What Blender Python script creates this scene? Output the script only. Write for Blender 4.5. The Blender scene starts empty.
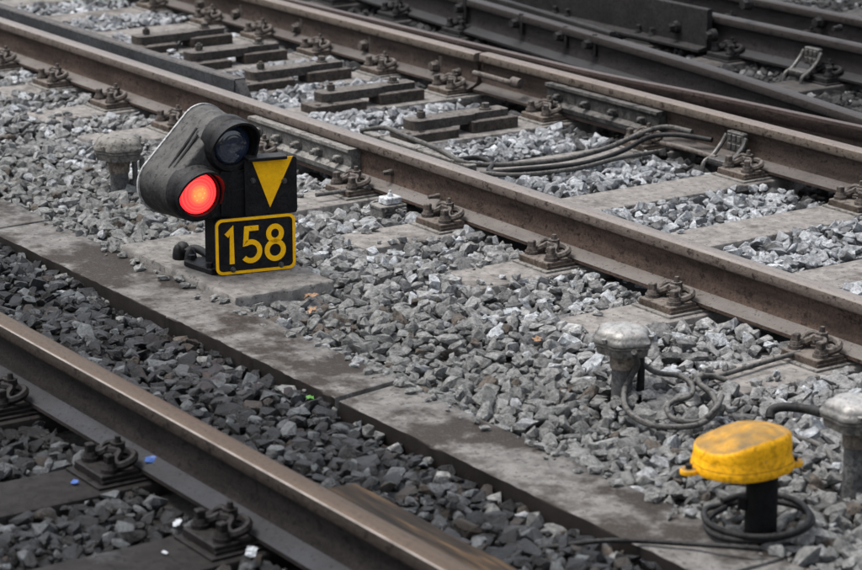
import bpy, bmesh, math, random
import numpy as np
from mathutils import Vector, Matrix
random.seed(7); rng = np.random.default_rng(11)
R = math.radians
sc = bpy.context.scene
COL = sc.collection

# ------------------------------------------------------------------ camera
FPX, PITCH, YAW, CAMH = 2527.26, 0.271231, 0.594807, 2.38155      # focal length in photo pixels (862 wide)
cam_d = bpy.data.cameras.new('camera'); cam = bpy.data.objects.new('camera', cam_d); COL.objects.link(cam)
cam_d.sensor_width = 36.0; cam_d.lens = 36.0 * FPX / 862.0; cam_d.clip_start = 0.1; cam_d.clip_end = 3000
fwd = Vector((-math.cos(YAW) * math.cos(PITCH), math.sin(YAW) * math.cos(PITCH), -math.sin(PITCH)))
right = fwd.cross(Vector((0, 0, 1))).normalized(); up = right.cross(fwd)
cam.matrix_world = Matrix(((right.x, up.x, -fwd.x, 0), (right.y, up.y, -fwd.y, 0), (right.z, up.z, -fwd.z, CAMH), (0, 0, 0, 1)))
cam_d.dof.use_dof = True; cam_d.dof.focus_distance = 9.0; cam_d.dof.aperture_fstop = 4.5
sc.camera = cam

# ------------------------------------------------------------------ sky, sun, exposure (soft overcast light)
SUN_EL, SUN_AZ = R(66), R(215)          # azimuth from +Y clockwise
world = bpy.data.worlds.new('World'); sc.world = world; world.use_nodes = True
wn = world.node_tree.nodes; wl = world.node_tree.links
bg = wn['Background']; sky = wn.new('ShaderNodeTexSky'); sky.sky_type = 'NISHITA'; sky.sun_disc = False
sky.sun_elevation = SUN_EL; sky.sun_rotation = SUN_AZ; sky.air_density = 1.0; sky.dust_density = 4.0; sky.ozone_density = 1.0
hs = wn.new('ShaderNodeHueSaturation'); hs.inputs['Saturation'].default_value = 0.45
wl.new(sky.outputs[0], hs.inputs['Color']); wl.new(hs.outputs[0], bg.inputs[0]); bg.inputs[1].default_value = 0.14
sun_d = bpy.data.lights.new('sun', 'SUN'); sun_d.energy = 1.4; sun_d.angle = R(22); sun_d.color = (1.0, 0.97, 0.93)
sun = bpy.data.objects.new('sun', sun_d); COL.objects.link(sun)
sdir = Vector((math.sin(SUN_AZ) * math.cos(SUN_EL), math.cos(SUN_AZ) * math.cos(SUN_EL), math.sin(SUN_EL)))
sun.rotation_euler = sdir.to_track_quat('Z', 'Y').to_euler(); sun.location = (0, 0, 20)
sc.view_settings.view_transform = 'Standard'; sc.view_settings.look = 'None'; sc.view_settings.gamma = 1
sc.view_settings.exposure = 0.98
sc.render.engine = 'CYCLES'

# ------------------------------------------------------------------ pixel -> point helpers
CAMP = Vector((0, 0, CAMH))
def ray(px, py): return fwd * FPX + right * (px - 431) - up * (py - 285)
def U(px, py, z=0.0):
    d = ray(px, py); return CAMP + d * ((z - CAMH) / d.z)
def RP(px, py, pt, n):
    d = ray(px, py); return CAMP + d * ((pt - CAMP).dot(n) / d.dot(n))
def pix(P):
    d = Vector(P) - CAMP; z = d.dot(fwd); return 431 + FPX * d.dot(right) / z, 285 - FPX * d.dot(up) / z

# ------------------------------------------------------------------ mesh helpers
def tag(o, label=None, cat=None, group=None, kind=None):
    for k, v in (('label', label), ('category', cat), ('group', group), ('kind', kind)):
        if v: o[k] = v
    return o
def empty(name, loc=(0, 0, 0), rz=0, **kw):
    o = bpy.data.objects.new(name, None); COL.objects.link(o); o.location = loc; o.rotation_euler = (0, 0, rz)
    o.empty_display_size = 0.05
    return tag(o, **kw)
def root_matrix(o):
    while o.parent: o = o.parent
    return Matrix.Translation(o.location) @ o.rotation_euler.to_matrix().to_4x4()
def obj(name, bm, mat, parent=None, smooth=35, world_space=False, **kw):
    me = bpy.data.meshes.new(name)
    bmesh.ops.recalc_face_normals(bm, faces=bm.faces)
    if smooth:
        for f in bm.faces: f.smooth = True
        lim = R(smooth)
        for e in bm.edges:
            if len(e.link_faces) != 2 or e.calc_face_angle(0) > lim: e.smooth = False
    bm.to_mesh(me); bm.free()
    if isinstance(mat, (list, tuple)):
        for m in mat: me.materials.append(m)
    else: me.materials.append(mat)
    o = bpy.data.objects.new(name, me); COL.objects.link(o)
    if parent:
        if world_space: me.transform(root_matrix(parent).inverted())
        o.parent = parent
    return tag(o, **kw)
def copy_tree(o, parent=None):
    c = o.copy(); COL.objects.link(c); c.parent = parent
    for ch in o.children: copy_tree(ch, c)
    return c
def xf(bm, vs, M): bmesh.ops.transform(bm, matrix=M, verts=vs)
def box(bm, c, s, rz=0, bev=0, seg=1, M=None):
    r = bmesh.ops.create_cube(bm, size=1); vs = r['verts']
    xf(bm, vs, Matrix.Translation(c) @ Matrix.Rotation(rz, 4, 'Z') @ Matrix.Diagonal((*s, 1)))
    if M is not None: xf(bm, vs, M)
    if bev:
        es = list({e for v in vs for e in v.link_edges})
        bmesh.ops.bevel(bm, geom=es, offset=bev, segments=seg, affect='EDGES', profile=.5)
def cyl(bm, p, q, r0, r1=None, n=12, phase=0.0):
    """capped cone or cylinder from p to q"""
    p, q = Vector(p), Vector(q); r1 = r0 if r1 is None else r1
    d = q - p; M = Matrix.Translation((p + q) / 2) @ d.to_track_quat('Z', 'Y').to_matrix().to_4x4() @ Matrix.Rotation(phase, 4, 'Z')
    r = bmesh.ops.create_cone(bm, cap_ends=True, segments=n, radius1=r0, radius2=r1, depth=d.length)
    xf(bm, r['verts'], M)
def lathe(bm, prof, c=(0, 0, 0), n=24, sx=1, sy=1):
    rings = []
    for r, z in prof:
        rings.append([bm.verts.new((c[0] + r * sx * math.cos(2 * math.pi * k / n), c[1] + r * sy * math.sin(2 * math.pi * k / n), c[2] + z)) for k in range(n)])
    for a, b in zip(rings, rings[1:]):
        for k in range(n): bm.faces.new((a[k], a[(k + 1) % n], b[(k + 1) % n], b[k]))
    bm.faces.new(rings[0][::-1]); bm.faces.new(rings[-1])
def catmull(pts, k=6):
    P = [Vector(p) for p in pts]; P = [P[0] * 2 - P[1]] + P + [P[-1] * 2 - P[-2]]; out = []
    for i in range(1, len(P) - 2):
        for j in range(k):
            t = j / k; a, b, c, d = P[i - 1:i + 3]
            out.append(.5 * ((2 * b) + (c - a) * t + (2 * a - 5 * b + 4 * c - d) * t * t + (3 * b - a - 3 * c + d) * t ** 3))
    return out + [P[-2]]
def tube(bm, pts, r, n=8, k=6, closed=False):
    P = catmull(pts, k) if k else [Vector(p) for p in pts]
    rings = []; ref = Vector((0, 0, 1))
    for i, p in enumerate(P):
        t = (P[min(i + 1, len(P) - 1)] - P[max(i - 1, 0)]).normalized()
        if abs(t.dot(ref)) > .95: ref = Vector((1, 0, 0))
        a = t.cross(ref).normalized(); b = a.cross(t); ref = b
        rr = r(i / (len(P) - 1)) if callable(r) else r
        rings.append([bm.verts.new(p + (a * math.cos(2 * math.pi * j / n) + b * math.sin(2 * math.pi * j / n)) * rr) for j in range(n)])
    for A, B in zip(rings, rings[1:]):
        for j in range(n): bm.faces.new((A[j], A[(j + 1) % n], B[(j + 1) % n], B[j]))
    bm.faces.new(rings[0][::-1]); bm.faces.new(rings[-1])
def sweep(bm, pts, prof):
    """closed profile [(across, z)] swept along a plan polyline [(x, y)], across = +y side for a path running along +x"""
    P = [Vector((p[0], p[1], 0)) for p in pts]; rings = []
    for i, p in enumerate(P):
        t = (P[min(i + 1, len(P) - 1)] - P[max(i - 1, 0)]).normalized(); nrm = Vector((-t.y, t.x, 0))
        rings.append([bm.verts.new(p + nrm * a + Vector((0, 0, z))) for a, z in prof])
    m = len(prof)
    for A, B in zip(rings, rings[1:]):
        for j in range(m): bm.faces.new((A[j], A[(j + 1) % m], B[(j + 1) % m], B[j]))
    bm.faces.new(rings[0][::-1]); bm.faces.new(rings[-1])
def prism(bm, poly, d, M):
    """poly [(a, b)] in the plane of M, thickness d along M's z"""
    lo = [bm.verts.new(M @ Vector((a, b, 0))) for a, b in poly]; hi = [bm.verts.new(M @ Vector((a, b, d))) for a, b in poly]
    n = len(poly); bm.faces.new(lo[::-1]); bm.faces.new(hi)
    for i in range(n): bm.faces.new((lo[i], lo[(i + 1) % n], hi[(i + 1) % n], hi[i]))
def NB(): return bmesh.new()

# ------------------------------------------------------------------ materials
def mat_new(name):
    m = bpy.data.materials.new(name); m.use_nodes = True
    nt = m.node_tree; return m, nt, nt.nodes['Principled BSDF']
def noise(nt, scale, detail=6, rough=.6, coord=None, sc3=None, kind='Object'):
    tc = nt.nodes.new('ShaderNodeTexCoord'); n = nt.nodes.new('ShaderNodeTexNoise')
    n.inputs['Scale'].default_value = scale; n.inputs['Detail'].default_value = detail; n.inputs['Roughness'].default_value = rough
    if kind == 'World':
        g = nt.nodes.new('ShaderNodeNewGeometry'); out = g.outputs['Position']
    else: out = tc.outputs['Object']
    if sc3:
        mp = nt.nodes.new('ShaderNodeMapping'); mp.inputs['Scale'].default_value = sc3
        nt.links.new(out, mp.inputs[0]); out = mp.outputs[0]
    nt.links.new(out, n.inputs['Vector'])
    return n.outputs['Fac']
def ramp(nt, fac, stops, interp='LINEAR'):
    r = nt.nodes.new('ShaderNodeValToRGB'); r.color_ramp.interpolation = interp
    e = r.color_ramp.elements
    while len(e) < len(stops): e.new(.5)
    for el, (p, c) in zip(e, stops):
        el.position = p; el.color = (c, c, c, 1) if isinstance(c, (int, float)) else (*c, 1)
    nt.links.new(fac, r.inputs[0]); return r.outputs[0]
def mix(nt, fac, a, b, mode='MIX'):
    m = nt.nodes.new('ShaderNodeMix'); m.data_type = 'RGBA'; m.blend_type = mode
    for k, v in ((0, fac), (6, a), (7, b)):
        s = m.inputs[k]
        if isinstance(v, (int, float)): s.default_value = v if k == 0 else (v, v, v, 1)
        elif isinstance(v, tuple): s.default_value = (*v, 1)
        else: nt.links.new(v, s)
    return m.outputs[2]
def upfac(nt, lo=.35, hi=.9):
    g = nt.nodes.new('ShaderNodeNewGeometry'); s = nt.nodes.new('ShaderNodeSeparateXYZ'); nt.links.new(g.outputs['Normal'], s.inputs[0])
    return ramp(nt, s.outputs[2], [(lo, 0), (hi, 1)])
def mul(nt, a, b):
    m = nt.nodes.new('ShaderNodeMath'); m.operation = 'MULTIPLY'
    for s, v in ((m.inputs[0], a), (m.inputs[1], b)):
        if isinstance(v, (int, float)): s.default_value = v
        else: nt.links.new(v, s)
    return m.outputs[0]
def bump(nt, bs, h, strength=.3, dist=.004):
    b = nt.nodes.new('ShaderNodeBump'); b.inputs['Strength'].default_value = strength; b.inputs['Distance'].default_value = dist
    nt.links.new(h, b.inputs['Height']); nt.links.new(b.outputs[0], bs.inputs['Normal'])
def setc(nt, bs, c, spec=.14):
    bs.inputs['Specular IOR Level'].default_value = spec
    if isinstance(c, tuple): bs.inputs['Base Color'].default_value = (*c, 1)
    else: nt.links.new(c, bs.inputs['Base Color'])

def dirty(name, col, dust=(.2, .19, .175), dustamt=.6, rough=.75, metal=0.0, var=.5, scale=14, fine=120, bstr=.3, spots=None, kind='World', dust_lo=.4, fdark=.6, grime=.7):
    """painted or oxidised surface with blotches, fine speckle and dust lying on upward faces"""
    m, nt, bs = mat_new(name)
    n1 = noise(nt, scale, kind=kind); n2 = noise(nt, fine, detail=3, kind=kind)
    c = mix(nt, ramp(nt, n1, [(.38, 0), (.62, 1)]), tuple(x * (1 - var * .6) for x in col), tuple(min(1, x * (1 + var * .7)) for x in col))
    c = mix(nt, ramp(nt, n2, [(.40, fdark), (.56, 0)]), c, tuple(x * .45 for x in col))
    d = mul(nt, upfac(nt, dust_lo, .95), ramp(nt, noise(nt, scale * 1.7, kind=kind), [(.3, dustamt * .45), (.65, dustamt)]))
    c = mix(nt, d, c, dust)
    c = mix(nt, ramp(nt, noise(nt, fine * .45, detail=5, rough=.7, kind=kind), [(.53, 0), (.58, grime)]), c, tuple(x * .3 for x in col))
    if spots: c = mix(nt, ramp(nt, noise(nt, spots[1], detail=4, kind=kind), [(spots[2], 0), (spots[2] + .09, .8)]), c, spots[0])
    setc(nt, bs, c)
    bs.inputs['Roughness'].default_value = rough; bs.inputs['Metallic'].default_value = metal
    bump(nt, bs, n2, bstr, .005)
    return m

def rail_mat(name, side, foot, top, topr=.38, polish=False, head=None):
    m, nt, bs = mat_new(name)
    g = nt.nodes.new('ShaderNodeNewGeometry'); s = nt.nodes.new('ShaderNodeSeparateXYZ'); nt.links.new(g.outputs['Position'], s.inputs[0])
    z = s.outputs[2]
    n1 = noise(nt, 5, kind='World', sc3=(.5, 2, 4)); n2 = noise(nt, 90, detail=4, kind='World'); n3 = noise(nt, 30, detail=5, kind='World', sc3=(1, 1, .35))
    c = mix(nt, ramp(nt, n1, [(.38, 0), (.62, 1)]), tuple(x * .65 for x in side), tuple(x * 1.4 for x in side))
    c = mix(nt, ramp(nt, n2, [(.36, .55), (.5, 0)]), c, tuple(x * .4 for x in side))
    c = mix(nt, ramp(nt, n3, [(.55, 0), (.75, .45)]), c, tuple(x * 1.7 for x in side))
    if head:            # lighter tone from the flank of the head upwards
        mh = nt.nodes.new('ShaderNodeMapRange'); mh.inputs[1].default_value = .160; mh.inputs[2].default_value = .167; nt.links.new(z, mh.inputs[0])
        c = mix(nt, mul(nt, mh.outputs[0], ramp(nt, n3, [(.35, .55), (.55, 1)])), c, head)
    c = mix(nt, ramp(nt, noise(nt, 42, detail=5, rough=.7, kind='World', sc3=(.7, 1, 1)), [(.57, 0), (.61, .8)]), c, tuple(x * .3 for x in side))
    # dust settled on the sloping foot
    d = mul(nt, upfac(nt, .55, .9), ramp(nt, noise(nt, 9, kind='World', sc3=(.4, 1, 1)), [(.3, .5), (.65, 1)]))
    c = mix(nt, d, c, foot)
    # running band on the crown of the head
    mr = nt.nodes.new('ShaderNodeMapRange'); mr.inputs[1].default_value = .1945; mr.inputs[2].default_value = .1985; nt.links.new(z, mr.inputs[0])
    band = mul(nt, mr.outputs[0], upfac(nt, .4, .75))
    tc = mix(nt, noise(nt, 12, kind='World', sc3=(.3, 6, 1)), tuple(x * .6 for x in top), tuple(x * 1.25 for x in top))
    c = mix(nt, band, c, tc)
    c = mix(nt, ramp(nt, noise(nt, 70, detail=4, rough=.75, kind='World'), [(.6, 0), (.64, .75)]), c, tuple(x * .35 for x in side)); setc(nt, bs, c)
    nt.links.new(mul(nt, band, .35), bs.inputs['Metallic'])
    if polish:          # worn bright line along the running corner
        g2 = nt.nodes.new('ShaderNodeNewGeometry'); s2 = nt.nodes.new('ShaderNodeSeparateXYZ'); nt.links.new(g2.outputs['Normal'], s2.inputs[0])
        ny = ramp(nt, mul(nt, s2.outputs[1], -1.0), [(.42, 0), (.55, 1), (.75, 1), (.88, 0)])
        mz = nt.nodes.new('ShaderNodeMapRange'); mz.inputs[1].default_value = .188; mz.inputs[2].default_value = .193; nt.links.new(z, mz.inputs[0])
        pf = mul(nt, mul(nt, ny, mz.outputs[0]), ramp(nt, noise(nt, 20, kind='World', sc3=(.5, 1, 1)), [(.3, .4), (.6, 1)]))
        setc(nt, bs, mix(nt, pf, c, (.40, .37, .34))); mm = nt.nodes.new('ShaderNodeMath'); mm.operation = 'MAXIMUM'; nt.links.new(mul(nt, band, .35), mm.inputs[0]); nt.links.new(pf, mm.inputs[1]); nt.links.new(mm.outputs[0], bs.inputs['Metallic'])
    nt.links.new(ramp(nt, band, [(0, .8), (1, topr)]), bs.inputs['Roughness'])
    ad = nt.nodes.new('ShaderNodeMath'); nt.links.new(n2, ad.inputs[0]); nt.links.new(noise(nt, 28, detail=8, rough=.7, kind='World', sc3=(.6, 1, 1)), ad.inputs[1])
    bump(nt, bs, ad.outputs[0], .7, .005)
    return m

def concrete(name, col, stain, stain_at=.56, soft=.1, scale=6, speck=True, rough=.9, wet=None, flank=None):
    m, nt, bs = mat_new(name)
    n1 = noise(nt, scale, detail=9, rough=.68, kind='World'); n2 = noise(nt, 160, detail=4, kind='World'); n3 = noise(nt, 22, detail=6, kind='World')
    c = mix(nt, ramp(nt, n3, [(.38, 0), (.62, 1)]), tuple(x * .72 for x in col), tuple(x * 1.22 for x in col))
    st = ramp(nt, n1, [(stain_at, 0), (stain_at + soft, 1)])
    c = mix(nt, mul(nt, st, .95), c, stain)
    if speck: c = mix(nt, ramp(nt, noise(nt, 45, detail=2, kind='World'), [(.60, 0), (.64, .75)]), c, tuple(x * .35 for x in col))
    c = mix(nt, ramp(nt, n2, [(.35, .4), (.55, 0)]), c, tuple(x * .55 for x in col))
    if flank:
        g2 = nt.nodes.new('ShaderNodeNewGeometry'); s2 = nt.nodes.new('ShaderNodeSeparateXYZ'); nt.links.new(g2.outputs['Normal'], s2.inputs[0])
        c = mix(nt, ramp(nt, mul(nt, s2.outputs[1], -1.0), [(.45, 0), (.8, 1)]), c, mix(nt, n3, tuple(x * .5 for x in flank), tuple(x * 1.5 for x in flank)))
    setc(nt, bs, c)
    if wet: nt.links.new(ramp(nt, st, [(0, rough), (1, wet)]), bs.inputs['Roughness'])
    else: bs.inputs['Roughness'].default_value = rough
    ad = nt.nodes.new('ShaderNodeMath'); nt.links.new(n2, ad.inputs[0]); nt.links.new(n3, ad.inputs[1])
    bump(nt, bs, ad.outputs[0], .45, .004)
    return m

def stone_mat():
    m, nt, bs = mat_new('ballast_stone')
    a = nt.nodes.new('ShaderNodeAttribute'); a.attribute_name = 'tone'; w = nt.nodes.new('ShaderNodeAttribute'); w.attribute_name = 'wet'
    n1 = noise(nt, 55, detail=7, rough=.65, kind='World'); n2 = noise(nt, 210, detail=4, kind='World')
    c = mix(nt, 1.0, a.outputs['Color'], ramp(nt, n1, [(.36, .55), (.64, 1.4)]), 'MULTIPLY')
    c = mix(nt, ramp(nt, n2, [(.36, .5), (.52, 0)]), c, mix(nt, 1.0, c, .55, 'MULTIPLY'))
    c = mix(nt, ramp(nt, n2, [(.62, 0), (.72, .35)]), c, mix(nt, 1.0, c, 1.6, 'MULTIPLY'))
    setc(nt, bs, c)
    nt.links.new(ramp(nt, w.outputs['Fac'], [(0, .85), (1, .22)]), bs.inputs['Roughness'])
    nt.links.new(ramp(nt, w.outputs['Fac'], [(0.1, .08), (.9, .6)]), bs.inputs['Specular IOR Level'])
    ad = nt.nodes.new('ShaderNodeMath'); nt.links.new(n1, ad.inputs[0]); nt.links.new(n2, ad.inputs[1])
    bump(nt, bs, ad.outputs[0], 1.0, .010)
    return m

def plain(name, col, rough=.6, metal=0, spec=None, emit=None, es=0):
    m, nt, bs = mat_new(name); setc(nt, bs, col); bs.inputs['Roughness'].default_value = rough; bs.inputs['Metallic'].default_value = metal
    if emit: bs.inputs['Emission Color'].default_value = (*emit, 1); bs.inputs['Emission Strength'].default_value = es
    return m

M = {}
M['stone'] = stone_mat()
M['ground'] = dirty('ground_fines', (.045, .043, .04), dustamt=0, rough=.95, var=.6, scale=3, fine=80)
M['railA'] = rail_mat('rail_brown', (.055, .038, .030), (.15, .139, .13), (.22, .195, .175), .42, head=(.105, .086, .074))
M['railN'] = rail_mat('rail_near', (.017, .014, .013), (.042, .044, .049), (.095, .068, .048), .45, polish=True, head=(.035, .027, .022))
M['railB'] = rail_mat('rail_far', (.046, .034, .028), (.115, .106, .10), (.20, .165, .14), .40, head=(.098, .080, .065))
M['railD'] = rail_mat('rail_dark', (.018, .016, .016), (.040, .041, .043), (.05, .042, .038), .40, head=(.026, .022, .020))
M['railB2'] = rail_mat('rail_blade', (.030, .021, .018), (.05, .045, .04), (.10, .07, .058), .33)
M['check'] = dirty('guard_bar_steel', (.040, .042, .045), dust=(.12, .107, .098), dustamt=.95, rough=.6, var=.3, scale=5)
M['plateD'] = dirty('dark_plate_steel', (.020, .019, .019), dust=(.045, .044, .043), dustamt=.5, rough=.65, var=.4, scale=9)
M['sleeper'] = concrete('sleeper_concrete', (.20, .188, .175), (.085, .077, .07), .54, .08, 3.2)
M['sleeperD'] = concrete('sleeper_oily', (.021, .019, .018), (.075, .076, .08), .57, .1, 3.5, rough=.7)
M['sleeperF'] = concrete('sleeper_far', (.07, .066, .063), (.03, .028, .026), .5, .12, 3.5)
M['iron'] = dirty('chair_iron', (.082, .069, .060), dust=(.17, .155, .143), dustamt=.75, rough=.8, var=.5, scale=22)
M['ironplate'] = dirty('chair_plate', (.092, .072, .058), dust=(.185, .165, .148), dustamt=.8, rough=.85, var=.5, scale=14)
M['ironD'] = dirty('chair_iron_oily', (.016, .014, .013), dust=(.034, .032, .031), dustamt=.6, rough=.4, var=.5, scale=22)
M['ironF'] = dirty('chair_iron_far', (.02, .019, .019), dust=(.042, .042, .042), dustamt=.6, rough=.6, var=.5, scale=22)
M['pad'] = dirty('chair_pad', (.19, .18, .165), dustamt=.6, rough=.9, var=.3)
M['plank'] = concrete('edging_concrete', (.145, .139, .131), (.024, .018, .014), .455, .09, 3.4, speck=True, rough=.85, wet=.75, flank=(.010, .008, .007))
M['slab'] = concrete('base_concrete', (.175, .167, .155), (.10, .092, .084), .55, .12, 6)
M['bracket'] = dirty('bracket_steel', (.062, .055, .049), dust=(.155, .142, .13), dustamt=.85, rough=.8, var=.35, scale=12)
M['block'] = dirty('bracket_block', (.060, .050, .043), dust=(.15, .138, .127), dustamt=.8, rough=.85, var=.4, scale=12)
M['fish'] = dirty('fishplate_grey', (.12, .116, .108), dust=(.25, .24, .225), dustamt=.85, rough=.85, var=.45, scale=16)
M['fishD'] = dirty('fishplate_tarred', (.045, .043, .04), dust=(.14, .135, .13), dustamt=.75, rough=.7, var=.6, scale=20, fine=60, bstr=.8)
M['black'] = dirty('signal_black', (.011, .011, .012), dust=(.06, .058, .055), dustamt=.6, rough=.5, var=.6, scale=18, fine=140)
M['body'] = dirty('signal_housing', (.030, .030, .029), dust=(.115, .112, .106), dustamt=.85, rough=.55, var=.7, scale=16, fine=100, dust_lo=.0, spots=((.014, .014, .014), 60, .58), grime=.25)
M['rim'] = dirty('signal_rim_white', (.36, .36, .35), dust=(.45, .45, .44), dustamt=.4, rough=.6, var=.3, scale=20)
M['yellow'] = dirty('plate_yellow', (.95, .485, .006), dust=(.5, .3, .05), dustamt=.3, rough=.5, var=.14, scale=30, fine=200, bstr=.1, fdark=.12, grime=.12, spots=((.10, .06, .01), 60, .68))
M['lidyellow'] = dirty('lid_yellow', (.80, .39, .008), dust=(.14, .10, .05), dustamt=1.0, rough=.5, var=.2, scale=11, fine=110, bstr=.25, fdark=.4, grime=.5, spots=((.30, .20, .07), 42, .63), dust_lo=.5)
M['boxgrey'] = dirty('box_cast_grey', (.15, .145, .135), dust=(.46, .45, .43), dustamt=.8, rough=.42, metal=.35, var=.5, scale=22, fine=150, grime=.45)
M['boxdark'] = dirty('box_cast_dark', (.12, .113, .102), dust=(.24, .23, .21), dustamt=.7, rough=.75, var=.5, scale=16, fine=90)
M['neck'] = dirty('post_neck', (.16, .135, .11), dustamt=.4, rough=.8, var=.5, scale=20)
M['post'] = dirty('post_pipe', (.10, .10, .098), dustamt=.5, rough=.75, var=.5, scale=20)
M['postblack'] = dirty('post_black', (.007, .007, .007), dustamt=.05, rough=.7, var=.4)
M['cable'] = dirty('cable_rubber', (.018, .018, .018), dust=(.06, .058, .055), dustamt=.5, rough=.5, var=.3)
M['cabledust'] = dirty('cable_dusty', (.07, .068, .064), dust=(.16, .156, .148), dustamt=.7, rough=.85, var=.3)
M['clampm'] = dirty('clamp_metal', (.085, .082, .077), dust=(.19, .187, .18), dustamt=.6, rough=.45, metal=.4, var=.5, scale=30, grime=.5)
M['whitebox'] = dirty('box_white', (.5, .52, .53), dust=(.6, .6, .6), dustamt=.3, rough=.6, var=.3, scale=30)
M['wood'] = None
m, nt, bs = mat_new('old_timber')
n = noise(nt, 14, detail=8, kind='World', sc3=(.25, 4, 4))
setc(nt, bs, ramp(nt, n, [(.36, (.008, .006, .004)), (.52, (.028, .018, .010)), (.66, (.10, .062, .030))])); bs.inputs['Roughness'].default_value = .6; bump(nt, bs, n, .6, .006); M['wood'] = m
M['litterblue'] = plain('wrapper_blue', (.05, .10, .28), .35)
M['litterwhite'] = plain('paper_white', (.34, .36, .38), .6)
M['leaf'] = dirty('dry_leaf', (.30, .19, .12), dustamt=0, rough=.8, var=.5, scale=60)
M['green'] = plain('fresh_leaf', (.07, .2, .04), .5)

# lamp lenses: moulded rings in the glass (radius read in the lens's own coordinates)
def lens_mat(name, lit):
    m, nt, bs = mat_new(name)
    tc = nt.nodes.new('ShaderNodeTexCoord'); L = nt.nodes.new('ShaderNodeVectorMath'); L.operation = 'LENGTH'; nt.links.new(tc.outputs['Object'], L.inputs[0])
    r = L.outputs['Value']; w = nt.nodes.new('ShaderNodeMath'); w.operation = 'SINE'; nt.links.new(mul(nt, r, 620.0), w.inputs[0])
    if lit:
        col = ramp(nt, r, [(.0, (1, .50, .14)), (.02, (1, .17, .035)), (.042, (1, .030, .028)), (.075, (1, .014, .022))])
        ringc = mix(nt, ramp(nt, w.outputs[0], [(.35, 0), (.9, .4)]), col, (1, .085, .05))
        vor = nt.nodes.new('ShaderNodeTexVoronoi'); vor.inputs['Scale'].default_value = 95; nt.links.new(tc.outputs['Object'], vor.inputs['Vector'])
        sp = mul(nt, ramp(nt, vor.outputs['Distance'], [(.12, 1), (.3, 0)]), ramp(nt, r, [(.02, 1), (.034, 0)]))
        ringc = mix(nt, mul(nt, sp, .55), ringc, (1, .62, .2))
        bs.inputs['Base Color'].default_value = (.25, .01, .01, 1)
        nt.links.new(ringc, bs.inputs['Emission Color']); bs.inputs['Emission Strength'].default_value = 1.35
    else:
        bs.inputs['Base Color'].default_value = (.018, .026, .050, 1)
    bs.inputs['Specular IOR Level'].default_value = .5 if lit else 1.0; bs.inputs['Roughness'].default_value = .12 if lit else .05
    bump(nt, bs, w.outputs[0], .25 if lit else .06, .002)
    return m
M['red'] = lens_mat('lens_red_lit', True); M['dark'] = lens_mat('lens_dark', False)

# ------------------------------------------------------------------ layout constants
YA, YB, YN = 5.393, 6.905, 3.052        # camera-side edge of each rail head
ZF = 0.020                              # underside of the rail foot
HW = .036
def rail_prof(scale=1.0):
    h = [(.070, 0), (.070, .012), (.052, .0185), (.033, .026), (.018, .036), (.0115, .052), (.010, .075), (.010, .116), (.015, .131), (.033, .140), (.036, .146), (.036, .167), (.0335, .1755), (.026, .1805), (.012, .1825)]
    return [(a, z + ZF) for a, z in h] + [(-a, z + ZF) for a, z in reversed(h)]

# ================================================================== SETTING: ground
SLEEPERS_A = [-4.95, -5.667, -6.39, -7.085, -7.76, -8.42, -9.15, -9.92, -10.53, -11.15, -11.74, -12.30, -12.95, -13.6]
SLEEPERS_N = [-4.70, -5.34, -5.965, -6.66]
SLEEPERS_F = [-7.6, -8.28, -9.12, -9.86, -10.5, -11.25, -11.9, -12.55, -13.2, -13.9]
PL_Y0, PL_Y1, PL_Z = 3.805, 4.065, .02
SLAB = (-8.06, -7.20, 4.07, 4.47, .045)
def target(x, y):
    n = .012 * math.sin(x * 3.1 + y * 2.3) + .010 * math.sin(x * 7.7 - y * 5.1)
    if y < 3.2: b = -.012
    elif y < PL_Y0: b = -.002 - .016 * min(1, max(0, (y - 3.66) / .12))
    elif y < 4.9: b = .004
    elif y < 5.3: b = -.008
    elif y < 6.8: b = -.002
    else: b = -.03
    return b + n * .8
def in_sleeper(x, y, grow=0):
    if 4.90 - grow < y < 7.46:
        for s in SLEEPERS_A:
            if abs(x - s) < .125 + grow: return 'A'
    if y < 3.16 + grow:
        for s in SLEEPERS_N:
            if abs(x - s) < .125 + grow: return 'N'
    if y > 7.55 - grow:
        for s in SLEEPERS_F:
            if abs(x - s) < .125 + grow: return 'F'
    return None

GX0, GX1, GY0, GY1, CELL = -15.2, -2.6, 1.7, 11.6, .009
NX, NY = int((GX1 - GX0) / CELL), int((GY1 - GY0) / CELL)
xs = GX0 + (np.arange(NX) + .5) * CELL; ys = GY0 + (np.arange(NY) + .5) * CELL
hm = np.zeros((NX, NY), np.float32)
XX, YY = np.meshgrid(xs, ys, indexing='ij')
TT = .8 * (.012 * np.sin(XX * 3.1 + YY * 2.3) + .010 * np.sin(XX * 7.7 - YY * 5.1))
TT += np.select([YY < 3.2, YY < PL_Y0, YY < 4.9, YY < 5.3, YY < 6.8], [-.012, -.002, .004, -.008, -.002], -.03)
TT -= .016 * np.clip((YY - 3.66) / .12, 0, 1) * (YY < PL_Y0)
hm[:] = TT - .062
def raise_rect(x0, x1, y0, y1, z):
    i0, i1 = [int(np.clip((v - GX0) / CELL, 0, NX)) for v in (x0, x1)]; j0, j1 = [int(np.clip((v - GY0) / CELL, 0, NY)) for v in (y0, y1)]
    hm[i0:i1, j0:j1] = np.maximum(hm[i0:i1, j0:j1], z)
BIG = 5.0
for s in SLEEPERS_A: raise_rect(s - .125, s + .125, 4.92, 7.46, BIG)
for s in SLEEPERS_N: raise_rect(s - .125, s + .125, 1.0, 3.14, BIG)
for s in SLEEPERS_F: raise_rect(s - .125, s + .125, 7.6, 11, BIG)
for y0 in (YA, YB, YN): raise_rect(-16, 0, y0 + HW - .06, y0 + HW + .06, BIG)
raise_rect(-16, 0, PL_Y0 + .01, PL_Y1 - .02, BIG)
raise_rect(SLAB[0] + .01, SLAB[1] - .01, SLAB[2], SLAB[3] - .01, BIG)
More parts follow.
